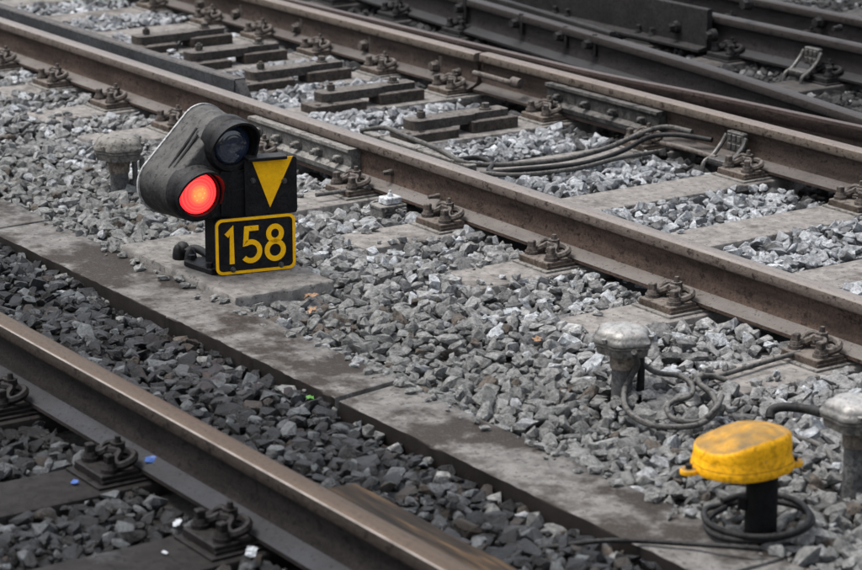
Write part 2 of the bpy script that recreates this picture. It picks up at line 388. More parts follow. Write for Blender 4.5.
POSTS = {'far': U(120, 192), 'mid': U(612, 392), 'right': U(843, 492), 'yellow': U(760, 541)}
for p_ in POSTS.values(): raise_rect(p_.x - .035, p_.x + .035, p_.y - .035, p_.y + .035, BIG)

# rock shapes: hulls of jittered points, 20 kinds
def rock_shape(k, npts):
    r = np.random.default_rng(k); bm = NB()
    pts = r.normal(size=(npts, 3)); pts /= np.linalg.norm(pts, axis=1)[:, None]
    pts = np.sign(pts) * np.abs(pts) ** .78
    pts *= r.uniform(.72, 1.12, (npts, 1)); pts *= (1.0, r.uniform(.5, .92), r.uniform(.36, .68))
    for p in pts: bm.verts.new(p)
    res = bmesh.ops.convex_hull(bm, input=bm.verts)
    bmesh.ops.delete(bm, geom=list({g for g in res['geom_interior'] + res['geom_unused'] if isinstance(g, bmesh.types.BMVert)}), context='VERTS')
    bmesh.ops.triangulate(bm, faces=bm.faces); bm.verts.index_update()
    V = np.array([v.co[:] for v in bm.verts], np.float32); F = np.array([[v.index for v in f.verts] for f in bm.faces], np.int32)
    bm.free(); return V, F
SHAPES = [rock_shape(k, 14 + k % 9) for k in range(24)]

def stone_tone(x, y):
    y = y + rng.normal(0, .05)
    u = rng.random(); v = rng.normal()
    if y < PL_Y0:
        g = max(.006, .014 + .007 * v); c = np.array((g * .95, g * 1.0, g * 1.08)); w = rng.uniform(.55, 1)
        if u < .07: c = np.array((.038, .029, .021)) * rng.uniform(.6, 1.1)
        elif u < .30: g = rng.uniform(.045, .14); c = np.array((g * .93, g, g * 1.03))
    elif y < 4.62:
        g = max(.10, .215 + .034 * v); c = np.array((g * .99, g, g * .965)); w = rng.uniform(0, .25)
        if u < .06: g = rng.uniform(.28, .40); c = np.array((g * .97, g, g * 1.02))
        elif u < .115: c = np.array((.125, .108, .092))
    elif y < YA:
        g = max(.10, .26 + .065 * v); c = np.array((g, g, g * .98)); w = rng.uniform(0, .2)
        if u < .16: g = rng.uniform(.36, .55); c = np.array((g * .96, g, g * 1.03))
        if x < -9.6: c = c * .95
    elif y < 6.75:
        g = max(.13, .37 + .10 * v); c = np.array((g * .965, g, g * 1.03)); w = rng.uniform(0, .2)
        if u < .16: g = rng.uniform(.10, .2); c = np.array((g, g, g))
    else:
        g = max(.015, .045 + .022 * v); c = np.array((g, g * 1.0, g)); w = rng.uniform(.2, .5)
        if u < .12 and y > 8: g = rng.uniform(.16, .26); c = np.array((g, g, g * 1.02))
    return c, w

stones = []          # (centre, rotation matrix, scale, shape, tone, wet, radius)
i_img = lambda x, y: pix((x, y, 0))
def drop(n, rmin, rmax, tol):
    cnt = 0
    X = rng.uniform(GX0 + .1, GX1 - .1, n); Y = rng.uniform(GY0 + .1, GY1 - .1, n)
    D = np.stack([X, Y, -np.full(n, CAMH)], 1)
    f_, r_, u_ = np.array(fwd), np.array(right), np.array(up); zz = D @ f_
    px = 431 + FPX * (D @ r_) / zz; py = 285 - FPX * (D @ u_) / zz
    ok = (px > -90) & (px < 950) & (py > -50) & (py < 650)
    for x, y in zip(X[ok], Y[ok]):
        r = rng.uniform(rmin, rmax) ** 1.0
        if y > 6.9 or y < 3.8: r *= .95
        i, j = int((x - GX0) / CELL), int((y - GY0) / CELL); k = max(1, int(r * .82 / CELL))
        a = hm[i - k:i + k + 1, j - k:j + k + 1]
        if a.shape != (2 * k + 1, 2 * k + 1): continue
        mx = a.max()
        if mx > 1: continue
        hz = r * rng.uniform(.48, .68)
        zc = .45 * mx + .55 * a.mean() + hz * .72
        if zc + hz * .7 > TT[i, j] + tol: continue
        gi = np.arange(-k, k + 1) * CELL; d2 = (gi[:, None] ** 2 + gi[None, :] ** 2) / (r * .95) ** 2
        cap = np.where(d2 < 1, zc + hz * .85 * np.sqrt(np.clip(1 - d2, 0, 1)), -9)
        np.maximum(a, cap, out=a)
        q = Matrix.Rotation(rng.uniform(0, 6.283), 3, 'Z') @ Matrix.Rotation(rng.normal(0, .38), 3, 'X') @ Matrix.Rotation(rng.normal(0, .38), 3, 'Y') @ Matrix.Rotation(rng.uniform(0, 6.283), 3, 'Z')
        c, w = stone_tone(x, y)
        stones.append((np.array((x, y, zc)), np.array(q), r * 1.08, int(rng.integers(24)), c, w, k)); cnt += 1
    return cnt
drop(110000, .020, .036, -.016)
drop(130000, .030, .050, .014)
drop(170000, .020, .034, .014)
drop(170000, .010, .019, .006)
# a few strays lying on the sleepers, edging and base slab
def stray(x, y, z, r):
    q = Matrix.Rotation(rng.uniform(0, 6.28), 3, 'Z'); c, w = stone_tone(x, y)
    stones.append((np.array((x, y, z + r * .42)), np.array(q), r, int(rng.integers(24)), c, w, 1))
for _ in range(120):
    s = SLEEPERS_A[rng.integers(len(SLEEPERS_A))]; y = rng.choice([rng.uniform(4.93, 5.1), rng.uniform(5.55, 6.7)], p=[.75, .25])
    stray(s + rng.choice([-1, 1]) * rng.uniform(.05, .12), y, 0, rng.uniform(.008, .028))
for _ in range(110): stray(rng.uniform(-8.6, -4.3), PL_Y1 - abs(rng.normal(0, .028)), PL_Z, rng.uniform(.006, .026))
print('stones', len(stones), flush=True)

def stone_arrays(sel):
    Vs, Fs, tn, wt = [], [], [], []; off = 0
    for c, q, r, k, t, w, _ in sel:
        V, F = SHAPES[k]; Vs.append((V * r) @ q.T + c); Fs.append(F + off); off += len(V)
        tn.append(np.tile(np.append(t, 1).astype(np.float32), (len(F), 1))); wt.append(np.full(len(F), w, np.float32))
    return np.concatenate(Vs), np.concatenate(Fs), np.concatenate(tn), np.concatenate(wt)
def stone_mesh(name, sel, centre=None):
    V, F, tn, wt = stone_arrays(sel)
    if centre is not None: V = V - centre
    me = bpy.data.meshes.new(name); me.vertices.add(len(V)); me.vertices.foreach_set('co', V.astype(np.float32).ravel())
    me.loops.add(F.size); me.loops.foreach_set('vertex_index', F.ravel())
    me.polygons.add(len(F)); me.polygons.foreach_set('loop_start', np.arange(0, F.size, 3, dtype=np.int32))
    me.polygons.foreach_set('loop_total', np.full(len(F), 3, np.int32))
    me.polygons.foreach_set('use_smooth', np.zeros(len(F), bool)); me.update(calc_edges=True)
    a = me.attributes.new('tone', 'FLOAT_COLOR', 'FACE'); a.data.foreach_set('color', tn.ravel())
    b = me.attributes.new('wet', 'FLOAT', 'FACE'); b.data.foreach_set('value', wt)
    me.materials.append(M['stone']); me.validate()
    return me

# ground sheet, fine under the stones and reaching the horizon
bm = NB()
gx = [-1500, -200, -40] + list(np.arange(-16, -2, .12)) + [3, 30, 200, 1500]; gy = [-1500, -200, -30, 0] + list(np.arange(1, 12, .12)) + [14, 40, 200, 1500]
vv = [[bm.verts.new((x, y, target(x, y) - .045)) for y in gy] for x in gx]
for a, b in zip(vv, vv[1:]):
    for j in range(len(gy) - 1): bm.faces.new((a[j], b[j], b[j + 1], a[j + 1]))
ground = obj('ground', bm, M['ground'], smooth=0, kind='structure')

def on_screen(P):
    x, y = pix(P); return 4 < x < 858 and 4 < y < 566
def exposure_of(s):
    i, j = int((s[0][0] - GX0) / CELL), int((s[0][1] - GY0) / CELL)
    return (s[0][2] + s[2] * .5) - hm[i, j]
order = sorted((k for k, s in enumerate(stones) if on_screen(s[0]) and exposure_of(s) > -.008), key=lambda k: -stones[k][2] / (Vector(stones[k][0]) - CAMP).length)
big = set(order[:300])
for k in order[:300]:
    s = stones[k]; o = bpy.data.objects.new('stone', stone_mesh('stone', [s], s[0])); COL.objects.link(o); o.location = s[0]; o.parent = ground
rest = bpy.data.objects.new('loose_stones', stone_mesh('loose_stones', [s for k, s in enumerate(stones) if k not in big])); COL.objects.link(rest); rest.parent = ground
tag(rest, kind='stuff')

# ================================================================== sleepers with their chairs
def hexnut(bm, c, r, h, ph=None): cyl(bm, c, (c[0], c[1], c[2] + h), r, r * .93, 6, random.uniform(0, 1) if ph is None else ph)
def chair_parts(parent, yc, side, mats, z0=0.0, full=True):
    """baseplate under the rail whose foot is centred on yc; fastenings on the side given (-1 towards the camera)"""
    plate_m, iron_m, pad_m = mats
    bm = NB(); box(bm, (0, yc + side * .03, z0 + .004), (.205, .36, .008), bev=.001); pad = obj('pad', bm, pad_m, parent)
    bm = NB(); box(bm, (0, yc + side * .03, z0 + .0135), (.175, .325, .011), bev=.002)
    box(bm, (0, yc + side * .135, z0 + .0225), (.17, .115, .021), bev=.003)
    box(bm, (0, yc - side * .1, z0 + .02), (.165, .05, .016), bev=.003)
    plate = obj('baseplate', bm, plate_m, parent)
    zt = z0 + .033
    for sx, oy in ((-.058, .155), (.058, .155)):
        bm = NB(); y = yc + side * oy
        cyl(bm, (sx, y, zt - .002), (sx, y, zt + .012), .026, .025, 14); cyl(bm, (sx, y, zt + .012), (sx, y, zt + .026), .022, .017, 12)
        box(bm, (sx, y, zt + .037), (.025, .025, .026), rz=random.uniform(0, 1.5), bev=.003); obj('chair_screw', bm, iron_m, plate)
    bm = NB(); y = yc + side * .098                                        # clip bolt with its stacked washers
    cyl(bm, (0, y, zt - .002), (0, y, zt + .03), .013, .013, 10); cyl(bm, (0, y, zt + .026), (0, y, zt + .034), .024, .024, 14)
    hexnut(bm, (0, y, zt + .034), .022, .024); cyl(bm, (0, y, zt + .056), (0, y, zt + .076), .011, .008, 8); obj('clip_bolt', bm, iron_m, plate)
    bm = NB()                                                               # W-shaped spring clip: two loops either side of the bolt
    s = side
    W = [(-.012, .085, .030), (-.03, .075, .034), (-.062, .08, .030), (-.078, .105, .022), (-.066, .132, .014), (-.04, .128, .022), (-.022, .108, .036),
         (0, .128, .04), (.022, .108, .036), (.04, .128, .022), (.066, .132, .014), (.078, .105, .022), (.062, .08, .030), (.03, .075, .034), (.012, .085, .030)]
    for half in (W[:8], W[7:]): tube(bm, [(a, yc + s * b, zt + c) for a, b, c in half], .0125, 7, 4)
    tube(bm, [(-.045, yc + s * .115, zt), (-.05, yc + s * .112, zt + .038), (-.028, yc + s * .10, zt + .05), (-.008, yc + s * .098, zt + .03)], .009, 7, 4)
    obj('spring_clip', bm, iron_m, plate)
def make_sleeper(name, y0, y1, chairs, mat, mats):
    root = empty(name, (0, 0, 0))
    bm = NB(); box(bm, (0, (y0 + y1) / 2, -.075), (.25, y1 - y0, .15), bev=.012, seg=2); obj('beam', bm, mat, root)
    for yc, side in chairs: chair_parts(root, yc, side, mats)
    return root
mA = (M['ironplate'], M['iron'], M['pad']); mN = (M['ironD'], M['ironD'], M['ironD']); mF = (M['ironF'], M['ironF'], M['ironF'])
protoA = make_sleeper('sleeper', 4.88, 7.48, [(YA + HW, -1), (YB + HW, -1)], M['sleeper'], mA)
LA = {-4.95: 'concrete sleeper at the right edge, nearest to the bright grey box',
      -5.667: 'concrete sleeper with the rusty chair just above the yellow lidded box',
      -6.39: 'concrete sleeper just behind the grey domed post box, ending in pale stones',
      -7.085: 'concrete sleeper under the middle rail, second to the left of the domed post box',
      -7.76: 'concrete sleeper right of the number plate, carrying the clamp box on the far rail',
      -8.42: 'concrete sleeper at the right end of the grey fishplate joint',
      -9.15: 'concrete sleeper under the lowest steel bracket, behind the signal lamp',
      -9.92: 'concrete sleeper under the second lowest steel bracket, behind the upper dark lamp',
      -10.53: 'concrete sleeper under the middle one of the five steel brackets',
      -11.15: 'concrete sleeper under the second steel bracket from the top left',
      -11.74: 'concrete sleeper under the topmost left steel bracket',
      -12.30: 'bare concrete sleeper at the top left, first beyond the steel brackets',
      -12.95: 'bare concrete sleeper at the top left corner, second beyond the steel brackets',
      -13.6: 'farthest concrete sleeper, cut by the top left corner of the view'}
for k, x in enumerate(SLEEPERS_A):
    o = protoA if k == 0 else copy_tree(protoA)
    o.location = (x, 0, 0); o.rotation_euler.z = R(random.uniform(-.25, .25)) ; tag(o, LA[x], 'sleeper', 'concrete sleepers of the middle track')
    o.rotation_euler.z = 0
protoN = make_sleeper('sleeper', 0.75, 3.16, [(YN + HW, -1)], M['sleeperD'], mN)
LN = {-4.70: 'oily black sleeper cut off by the bottom edge under the near rail',
      -5.34: 'oily black sleeper whose chair stands beside the white paper scrap', -5.965: 'oily black sleeper carrying the small blue scrap at lower left',
      -6.66: 'oily black sleeper at the left edge, farthest up along the near rail'}
for k, x in enumerate(SLEEPERS_N):
    o = protoN if k == 0 else copy_tree(protoN); o.location = (x, 0, 0); tag(o, LN[x], 'sleeper', 'oily sleepers of the near track')
protoF = make_sleeper('sleeper', 7.52, 10.6, [(7.93, -1), (8.65, -1), (9.2, -1)], M['sleeperF'], mF)
for k, x in enumerate(SLEEPERS_F):
    o = protoF if k == 0 else copy_tree(protoF); o.location = (x, 0, 0); tag(o, {-9.12: 'dark sleeper carrying the small clamp box at upper right', -9.86: 'dark sleeper at the cut end of the tall guard plate', -8.28: 'dark sleeper at the right edge, nearest of the far tracks'}.get(x, 'dark grimy sleeper almost hidden beneath the dark rails at the top'), 'sleeper', 'dark sleepers of the far tracks')

# ================================================================== rails
def rail(name, pts, mat, label, cat='rail', prof=None):
    root = empty(name, (pts[0][0], pts[0][1], 0), label=label, cat=cat)
    bm = NB(); sweep(bm, pts, prof or rail_prof()); obj('rail_bar', bm, mat, root, smooth=28, world_space=True)
    return root
def line(x0, x1, y, n=2): return [(x0 + (x1 - x0) * k / (n - 1), y) for k in range(n)]
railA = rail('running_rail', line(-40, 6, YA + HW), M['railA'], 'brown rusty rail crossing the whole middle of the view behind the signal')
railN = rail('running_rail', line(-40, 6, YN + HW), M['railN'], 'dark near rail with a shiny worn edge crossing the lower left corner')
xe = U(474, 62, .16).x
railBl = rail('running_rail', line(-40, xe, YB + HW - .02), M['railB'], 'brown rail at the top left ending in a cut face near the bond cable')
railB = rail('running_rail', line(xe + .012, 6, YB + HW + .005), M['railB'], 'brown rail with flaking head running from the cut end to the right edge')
b2 = [(-40, 7.0), (-11.9, 7.005), (-10.4, 7.04), (-9.7, 7.06), (-9.06, 7.09), (-8.4, 7.18), (-7.5, 7.265), (-6, 7.43), (6, 8.9)]
# blade rail beside the far rail: narrow foot so that both stand side by side
narrow = [(.03, ZF), (.03, ZF + .012), (.012, .05), (.010, .136), (.022, .156), (.024, .188), (.018, .2005), (-.018, .2005), (-.024, .188), (-.022, .156), (-.010, .136), (-.012, .05), (-.03, ZF + .012), (-.03, ZF)]
b2s = [(p.x, p.y) for p in catmull([(a, b, 0) for a, b in b2[1:-1]], 6)]
railB2 = rail('switch_blade', [b2[0]] + b2s + [b2[-1]], M['railB2'], 'slim switch blade lying close behind the flaking brown rail', prof=narrow)
c_ = [(-40, 9.2), (-13, 7.99), (-11.1, 7.80), (-9.58, 7.645), (-8.8, 7.56), (-7.72, 7.39), (-6.5, 7.18)]
cs = [(p.x, p.y) for p in catmull([(a, b + .03, 0) for a, b in c_[1:]], 6)]
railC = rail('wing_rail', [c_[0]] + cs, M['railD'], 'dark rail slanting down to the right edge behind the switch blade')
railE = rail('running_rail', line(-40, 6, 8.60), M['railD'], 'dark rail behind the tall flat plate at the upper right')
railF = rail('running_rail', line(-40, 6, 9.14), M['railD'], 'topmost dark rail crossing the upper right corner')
# check rail just behind the middle rail, tapering to its end
bm = NB(); ck = empty('guard_bar', (-9.72, 5.555, 0), label='slate grey guard bar ending in a slope at top left beside the middle rail', cat='guard bar')
prof = [(-.045, .02), (.06, .02), (.06, .035), (.03, .06), (.03, .222), (.024, .226), (-.024, .226), (-.030, .220), (-.030, .06), (-.045, .035)]
sweep(bm, [(-40, 5.56), (-10.6, 5.56), (-9.78, 5.575)], prof)
o = obj('bar', bm, M['check'], ck, world_space=True)
bm = NB(); prism(bm, [(0, .02), (0, .222), (.11, .10), (.12, .02)], .05, Matrix.Translation((-9.78, 5.60, 0)) @ Matrix.Rotation(R(90), 4, 'X'))
obj('sloping_end', bm, M['check'], ck, world_space=True)
# tall flat plates standing at the upper right
def plate_rail(pts, label, z1, bolts, yb):
    root = empty('guard_plate', (pts[-1][0], pts[-1][1], 0), label=label, cat='guard rail')
    bm = NB(); sweep(bm, pts, [(-.018, .02), (.018, .02), (.018, z1), (.012, z1 + .005), (-.012, z1 + .005), (-.018, z1)]); pl = obj('plate', bm, M['plateD'], root, world_space=True)
    bm = NB(); sweep(bm, pts, [(-.075, .02), (-.0185, .02), (-.0185, .045), (-.075, .032)]); obj('foot', bm, M['plateD'], root, world_space=True)
    for x in bolts:
        bm = NB(); cyl(bm, (x, yb, .115), (x, yb - .028, .115), .034, .03, 14); cyl(bm, (x, yb - .028, .115), (x, yb - .06, .115), .024, .021, 6); obj('bolt', bm, M['ironF'], root, world_space=True)
    return root
xD = U(756, 30, .1).x
plate_rail([(-40, 8.52), (xD, 8.52)], 'tall dark flat guard plate with a square cut end at upper right', .235, [U(668, 28, .115).x, U(707, 36, .115).x], 8.50)
xq = U(658, 36, .17).x
plate_rail([(-16, 8.36), (-13, 8.11), (-11, 7.90), (xq, 7.75)], 'dark guard plate leaning behind the slanting rail, cut short of the tall plate', .215, [], 7.9)

# fishplates and bolts on rails
def fishplate(parent, x0, x1, y, mat, bolt_mat, nb, depth=.05, z0=.045, z1=.155):
    bm = NB(); L = x1 - x0
    prism(bm, [(0, z0), (depth * 1.15, z0), (depth * 1.2, z0 + .02), (depth * .75, z0 + .035), (depth * .72, z1 - .03), (depth, z1 - .012), (depth * .95, z1), (0, z1)], L,
          Matrix.Translation((x0, y, 0)) @ Matrix(((0, 0, 1, 0), (-1, 0, 0, 0), (0, 1, 0, 0), (0, 0, 0, 1))))
    fp = obj('fishplate', bm, mat, parent, world_space=True, smooth=20)
    for k in range(nb):
        x = x0 + L * (k + .5) / nb; yy = y - depth * .7; zz = (z0 + z1) / 2 + .002
        bm = NB(); cyl(bm, (x, yy, zz), (x, yy - .008, zz), .022, .022, 14); box(bm, (x, yy - .02, zz), (.03, .03, .03), bev=.004); cyl(bm, (x, yy - .03, zz), (x, yy - .05, zz), .011, .01, 10)
        obj('fish_bolt', bm, bolt_mat, fp, world_space=True)
    return fp
fishplate(railA, U(263, 125, .1).x + .03, U(349, 163, .1).x, YA + .024, M['fish'], M['fish'], 5, depth=.062)
fishplate(railB, U(562, 92, .1).x, U(649, 124, .1).x + .03, YB + .028, M['fishD'], M['fishD'], 4, depth=.06)
def web_bolt(parent, px, py, yface, r, mat, plate=True):
    d = ray(px, py); t = yface / d.y; P = CAMP + d * t
    bm = NB()
    if plate: box(bm, (P.x + .03, yface + .006, P.z), (.03, .016, .11), bev=.003)
    cyl(bm, (P.x, yface + .01, P.z), (P.x, yface - .012, P.z), r * 1.15, r * 1.1, 14); cyl(bm, (P.x, yface - .012, P.z), (P.x, yface - .04, P.z), r, r * .85, 6)
    obj('web_bolt', bm, mat, parent, world_space=True)
for px, py in ((202, 4), (238, 14), (298, 28), (366, 45), (437, 66)): web_bolt(railBl, px, py, YB + .005, .027, M['iron'])
web_bolt(railBl, 459, 72, YB + .005, .018, M['iron'], False)
for px, py in ((461, 8), (517, 23), (561, 36), (590, 44)):
    web_bolt(railC, px, py, 7.80 - (px - 461) / 130 * .12, .025, M['ironF'])
web_bolt(railE, 748, 4, 8.58, .03, M['ironF'], False); web_bolt(railF, 820, 22, 9.11, .03, M['ironF'], False); web_bolt(railE, 839, 28, 8.585, .015, M['ironF'], False)
web_bolt(railA, 391, 172, YA + .022, .011, M['iron'], False); web_bolt(railA, 437, 196, YA + .0, .009, M['iron'], False)

# ================================================================== concrete edging slabs beside the near track
JOIN = [-10.4, -8.62, -7.21, -6.13, -4.42, -3.0]
LP = ['short visible corner of an edging slab at the very left edge', 'concrete edging slab at the left edge, leading up to the signal base',
      'reddish stained concrete edging slab directly in front of the signal base', 'brown stained concrete edging slab in the middle, starting at the chipped joint', 'concrete edging slab at the bottom edge below the yellow lidded box']
for k, (a, b) in enumerate(zip(JOIN, JOIN[1:])):
    bm = NB(); n = 12
    dz = (.003, .000, .006, -.001, -.004)[k]; sk = (0, .005, -.004, .006, 0)[k]
    box(bm, (0, 0, 0), (b - a - .008, PL_Y1 - PL_Y0, .11), bev=.007, seg=2)
    bmesh.ops.subdivide_edges(bm, edges=[e for e in bm.edges if abs(e.verts[0].co.x - e.verts[1].co.x) > .3], cuts=40)
    for v in bm.verts:
        s = math.copysign(1, v.co.y); v.co.y += s * .0012 * math.sin(v.co.x * 23 + k) + random.uniform(-.002, .002)
        v.co.z += random.uniform(-.0015, .0015)
        if k == 2 and v.co.x > (b - a) / 2 - .12 and v.co.y > 0: v.co.x -= .05 * (v.co.y / .13)
        if k == 3 and v.co.x < -(b - a) / 2 + .02: v.co.x -= .045 * max(0, v.co.y / .13) - .004
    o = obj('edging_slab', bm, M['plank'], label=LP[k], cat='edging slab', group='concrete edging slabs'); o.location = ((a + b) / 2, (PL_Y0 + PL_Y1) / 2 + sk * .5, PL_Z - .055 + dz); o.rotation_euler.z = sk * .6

# base slab of the signal
bm = NB(); x0, x1, y0, y1, zt = SLAB
box(bm, (0, 0, -.05), (x1 - x0, y1 - y0, .1 + zt - .0), bev=.012, seg=2)
bmesh.ops.subdivide_edges(bm, edges=[e for e in bm.edges if e.calc_length() > .2], cuts=14, use_grid_fill=True)
for v in bm.verts: v.co += Vector([random.uniform(-.003, .003) for _ in range(3)])
slab = obj('base_slab', bm, M['slab'], label='weathered concrete slab that the red signal stands on', cat='slab'); slab.location = ((x0 + x1) / 2, (y0 + y1) / 2, (zt - .0) / 2)
slab.location.z = zt - ((.1 + zt) / 2 - .05)

# ================================================================== dwarf signal
S0 = U(226, 268, zt)
sig = empty('dwarf_signal', S0, label='black dwarf shunting signal showing a red light above the number plate 158', cat='signal')
bB = R(3); nB = Vector((math.cos(bB), -math.sin(bB), 0)); tB = Vector((math.sin(bB), math.cos(bB), 0)); ZV = Vector((0, 0, 1))
fp = S0 + nB * .05                                  # a point of the housing's front face
def loc2(px, py, pt=fp, n=nB, t=tB):
    P = RP(px, py, pt, n) - pt; return P.dot(t), P.z
def frame(pt, n, t): return Matrix(((t.x, 0, n.x, pt.x), (t.y, 0, n.y, pt.y), (t.z, 1, n.z, pt.z), (0, 0, 0, 1)))
FB = frame(fp, nB, tB)
LLc, URc = loc2(196, 193), loc2(230, 144); LRc = loc2(246, 190)
def hull(circs, extra=0, n=40):
    pts = [(c[0] + (r + extra) * math.cos(2 * math.pi * k / n), c[1] + (r + extra) * math.sin(2 * math.pi * k / n)) for c, r in circs for k in range(n)]
    pts = sorted(set(pts)); lo = []
    for p in pts:
        while len(lo) > 1 and (lo[-1][0] - lo[-2][0]) * (p[1] - lo[-2][1]) - (lo[-1][1] - lo[-2][1]) * (p[0] - lo[-2][0]) <= 0: lo.pop()
        lo.append(p)
    hi = []
    for p in reversed(pts):
        while len(hi) > 1 and (hi[-1][0] - hi[-2][0]) * (p[1] - hi[-2][1]) - (hi[-1][1] - hi[-2][1]) * (p[0] - hi[-2][0]) <= 0: hi.pop()
        hi.append(p)
    return lo[:-1] + hi[:-1]
circ = [(LLc, .099), (URc, .084), (LRc, .098)]
cen = Vector(((LLc[0] + URc[0] + LRc[0]) / 3, (LLc[1] + URc[1] + LRc[1]) / 3))
h0 = hull(circ)
def shell(bm, layers):
    rings = [[bm.verts.new(FB @ Vector((cen.x + (a - cen.x) * s, cen.y + (b - cen.y) * s, d))) for a, b in h0] for s, d in layers]
    m = len(h0)
    for A, B in zip(rings, rings[1:]):
        for j in range(m): bm.faces.new((A[j], A[(j + 1) % m], B[(j + 1) % m], B[j]))
    bm.faces.new(rings[0][::-1]); bm.faces.new(rings[-1])
bm = NB(); shell(bm, [(1.02, -.215), (1.085, -.212), (1.085, -.17), (1.075, -.166), (1.04, -.06), (1.0, -.018), (.965, -.004), (.93, 0)])
body = obj('housing', bm, M['body'], sig, world_space=True, smooth=50)
bm = NB(); shell(bm, [(1.085, -.226), (1.115, -.223), (1.115, -.213), (1.085, -.2125)]); obj('rim', bm, M['rim'], body, world_space=True)
a_, b_ = Vector(LLc), Vector(URc); dr = (b_ - a_).normalized(); nr = Vector((-dr.y, dr.x))
for off, dd, l0, l1 in ((.104, -.075, .02, .19), (.100, -.05, .03, .17)):
    bm = NB(); q0 = a_ + dr * l0 + nr * off; q1 = a_ + dr * l1 + nr * off
    tube(bm, [FB @ Vector((q0.x, q0.y, dd)), FB @ Vector((q1.x, q1.y, dd))], .0055, 6, 0); obj('cast_rib', bm, M['body'], body, world_space=True)
def lamp(c, lens, rl, tilt=0.0):
    ctr = FB @ Vector((c[0], c[1], 0))
    bm = NB()                                                              # raised boss round the lens
    n = 40
    rings = []
    for r, d in ((rl + .030, -.03), (rl + .028, .012), (rl + .020, .024), (rl + .006, .026), (rl + .003, .006), (.001, .006)):
        rings.append([bm.verts.new(FB @ Vector((c[0] + r * math.cos(2 * math.pi * k / n), c[1] + r * math.sin(2 * math.pi * k / n), d))) for k in range(n)])
    for A, B in zip(rings, rings[1:]):
        for j in range(n): bm.faces.new((A[j], A[(j + 1) % n], B[(j + 1) % n], B[j]))
    obj('lamp_bezel', bm, M['black'], sig, world_space=True)
    bm = NB()                                                              # hood: a shell open below, longest on top
    def Lh(a): return .012 + .050 * max(0, math.sin(a)) ** .8 if math.sin(a) > 0 else .012
    n = 44; a0, a1 = R(-28), R(208); ro, ri = rl + .020, rl + .012
    rows = []
    for k in range(n + 1):
        a = a0 + (a1 - a0) * k / n; e = Lh(a) + .02
        rows.append([FB @ Vector((c[0] + r * math.cos(a), c[1] + r * math.sin(a), d)) for r, d in ((ro, .0), (ro, .5 * e + .01), (ro, e + .012), (ri, e + .012), (ri, .5 * e), (ri, .0))])
    V = [[bm.verts.new(p) for p in row] for row in rows]
    for A, B in zip(V, V[1:]):
        for j in range(6): bm.faces.new((A[j], A[(j + 1) % 6], B[(j + 1) % 6], B[j]))
    bm.faces.new(V[0][::-1]); bm.faces.new(V[-1]); obj('hood', bm, M['black'], sig, world_space=True, smooth=40)
    bm = NB(); n = 36; rings = []
    for k in range(9):
        q = k / 8; r = rl * math.cos(q * math.pi / 2) if k < 8 else 0; rings.append([(r * math.cos(2 * math.pi * j / n), r * math.sin(2 * math.pi * j / n), .020 * math.sin(q * math.pi / 2)) for j in range(n)])
    VV = [[bm.verts.new(p) for p in rg] for rg in rings[:-1]]; top = bm.verts.new((0, 0, .020))
    for A, B in zip(VV, VV[1:]):
        for j in range(n): bm.faces.new((A[j], A[(j + 1) % n], B[(j + 1) % n], B[j]))
    for j in range(n): bm.faces.new((VV[-1][j], VV[-1][(j + 1) % n], top))
    L = obj('lens', bm, lens, sig, smooth=80)
    Mw = FB @ Matrix.Translation((c[0], c[1], .010)); L.matrix_local = Matrix.Translation(-S0) @ Mw
    return L
l1 = lamp(LLc, M['red'], .072); l1['label'] = 'lit red lens'
l2 = lamp(URc, M['dark'], .071); l2['label'] = 'unlit dark lens'
# triangle board and number plate, turned a little more towards the viewer
bP = R(12.5); nP = Vector((math.cos(bP), -math.sin(bP), 0)); tP = Vector((math.sin(bP), math.cos(bP), 0))
pp = S0 + nP * .075 + tP * .05
FP = frame(pp, nP, tP)
def l3(px, py): return loc2(px, py, pp, nP, tP)
def rounded(x0, x1, z0, z1, r, n=6):
    out = []
    for cx_, cz_, a in ((x1 - r, z1 - r, 0), (x0 + r, z1 - r, 90), (x0 + r, z0 + r, 180), (x1 - r, z0 + r, 270)):
        out += [(cx_ + r * math.cos(R(a + 90 * k / n)), cz_ + r * math.sin(R(a + 90 * k / n))) for k in range(n + 1)]
    return out
tl, br = l3(243.5, 160), l3(296.5, 211.5); tx0, tz1, tx1, tz0 = tl[0], tl[1], br[0], br[1]
bm = NB(); prism(bm, rounded(tx0, tx1, tz0, tz1, .012), .014, FP @ Matrix.Translation((0, 0, -.004))); tri_b = obj('triangle_board', bm, M['black'], sig, world_space=True, smooth=30)
bm = NB(); prism(bm, [l3(250.5, 159), l3(269, 206.5), l3(291.5, 155.5)], .003, FP @ Matrix.Translation((0, 0, .0101))); obj('yellow_triangle', bm, M['yellow'], tri_b, world_space=True)
bm = NB(); box(bm, FP @ Vector(((tx0 + tx1) / 2 - .02, tz1 + .006, .01)), (.07, tx1 - tx0 - .05, .012), rz=math.atan2(tP.y, tP.x) - R(90), bev=.002); obj('cover_strip', bm, M['black'], tri_b, world_space=True)
def screw(px, py, par, F, d):
    a = l3(px, py); bm = NB(); cyl(bm, F @ Vector((a[0], a[1], d)), F @ Vector((a[0], a[1], d + .007)), .0105, .009, 12); cyl(bm, F @ Vector((a[0], a[1], d + .006)), F @ Vector((a[0], a[1], d + .013)), .006, .0055, 6)
    obj('screw', bm, M['clampm'], par, world_space=True)
bm = NB(); u0, u1 = l3(221, 172), l3(256, 214); prism(bm, rounded(u0[0], u1[0], u1[1], u0[1], .008), .02, FP @ Matrix.Translation((0, 0, -.026))); obj('front_panel', bm, M['black'], sig, world_space=True, smooth=30)
screw(283, 180, tri_b, FP, .0125); screw(252, 180, tri_b, FP, .0095)
a, b = l3(213, 219.5), l3(293.5, 265.5); px0, pz1 = a; px1, pz0 = b
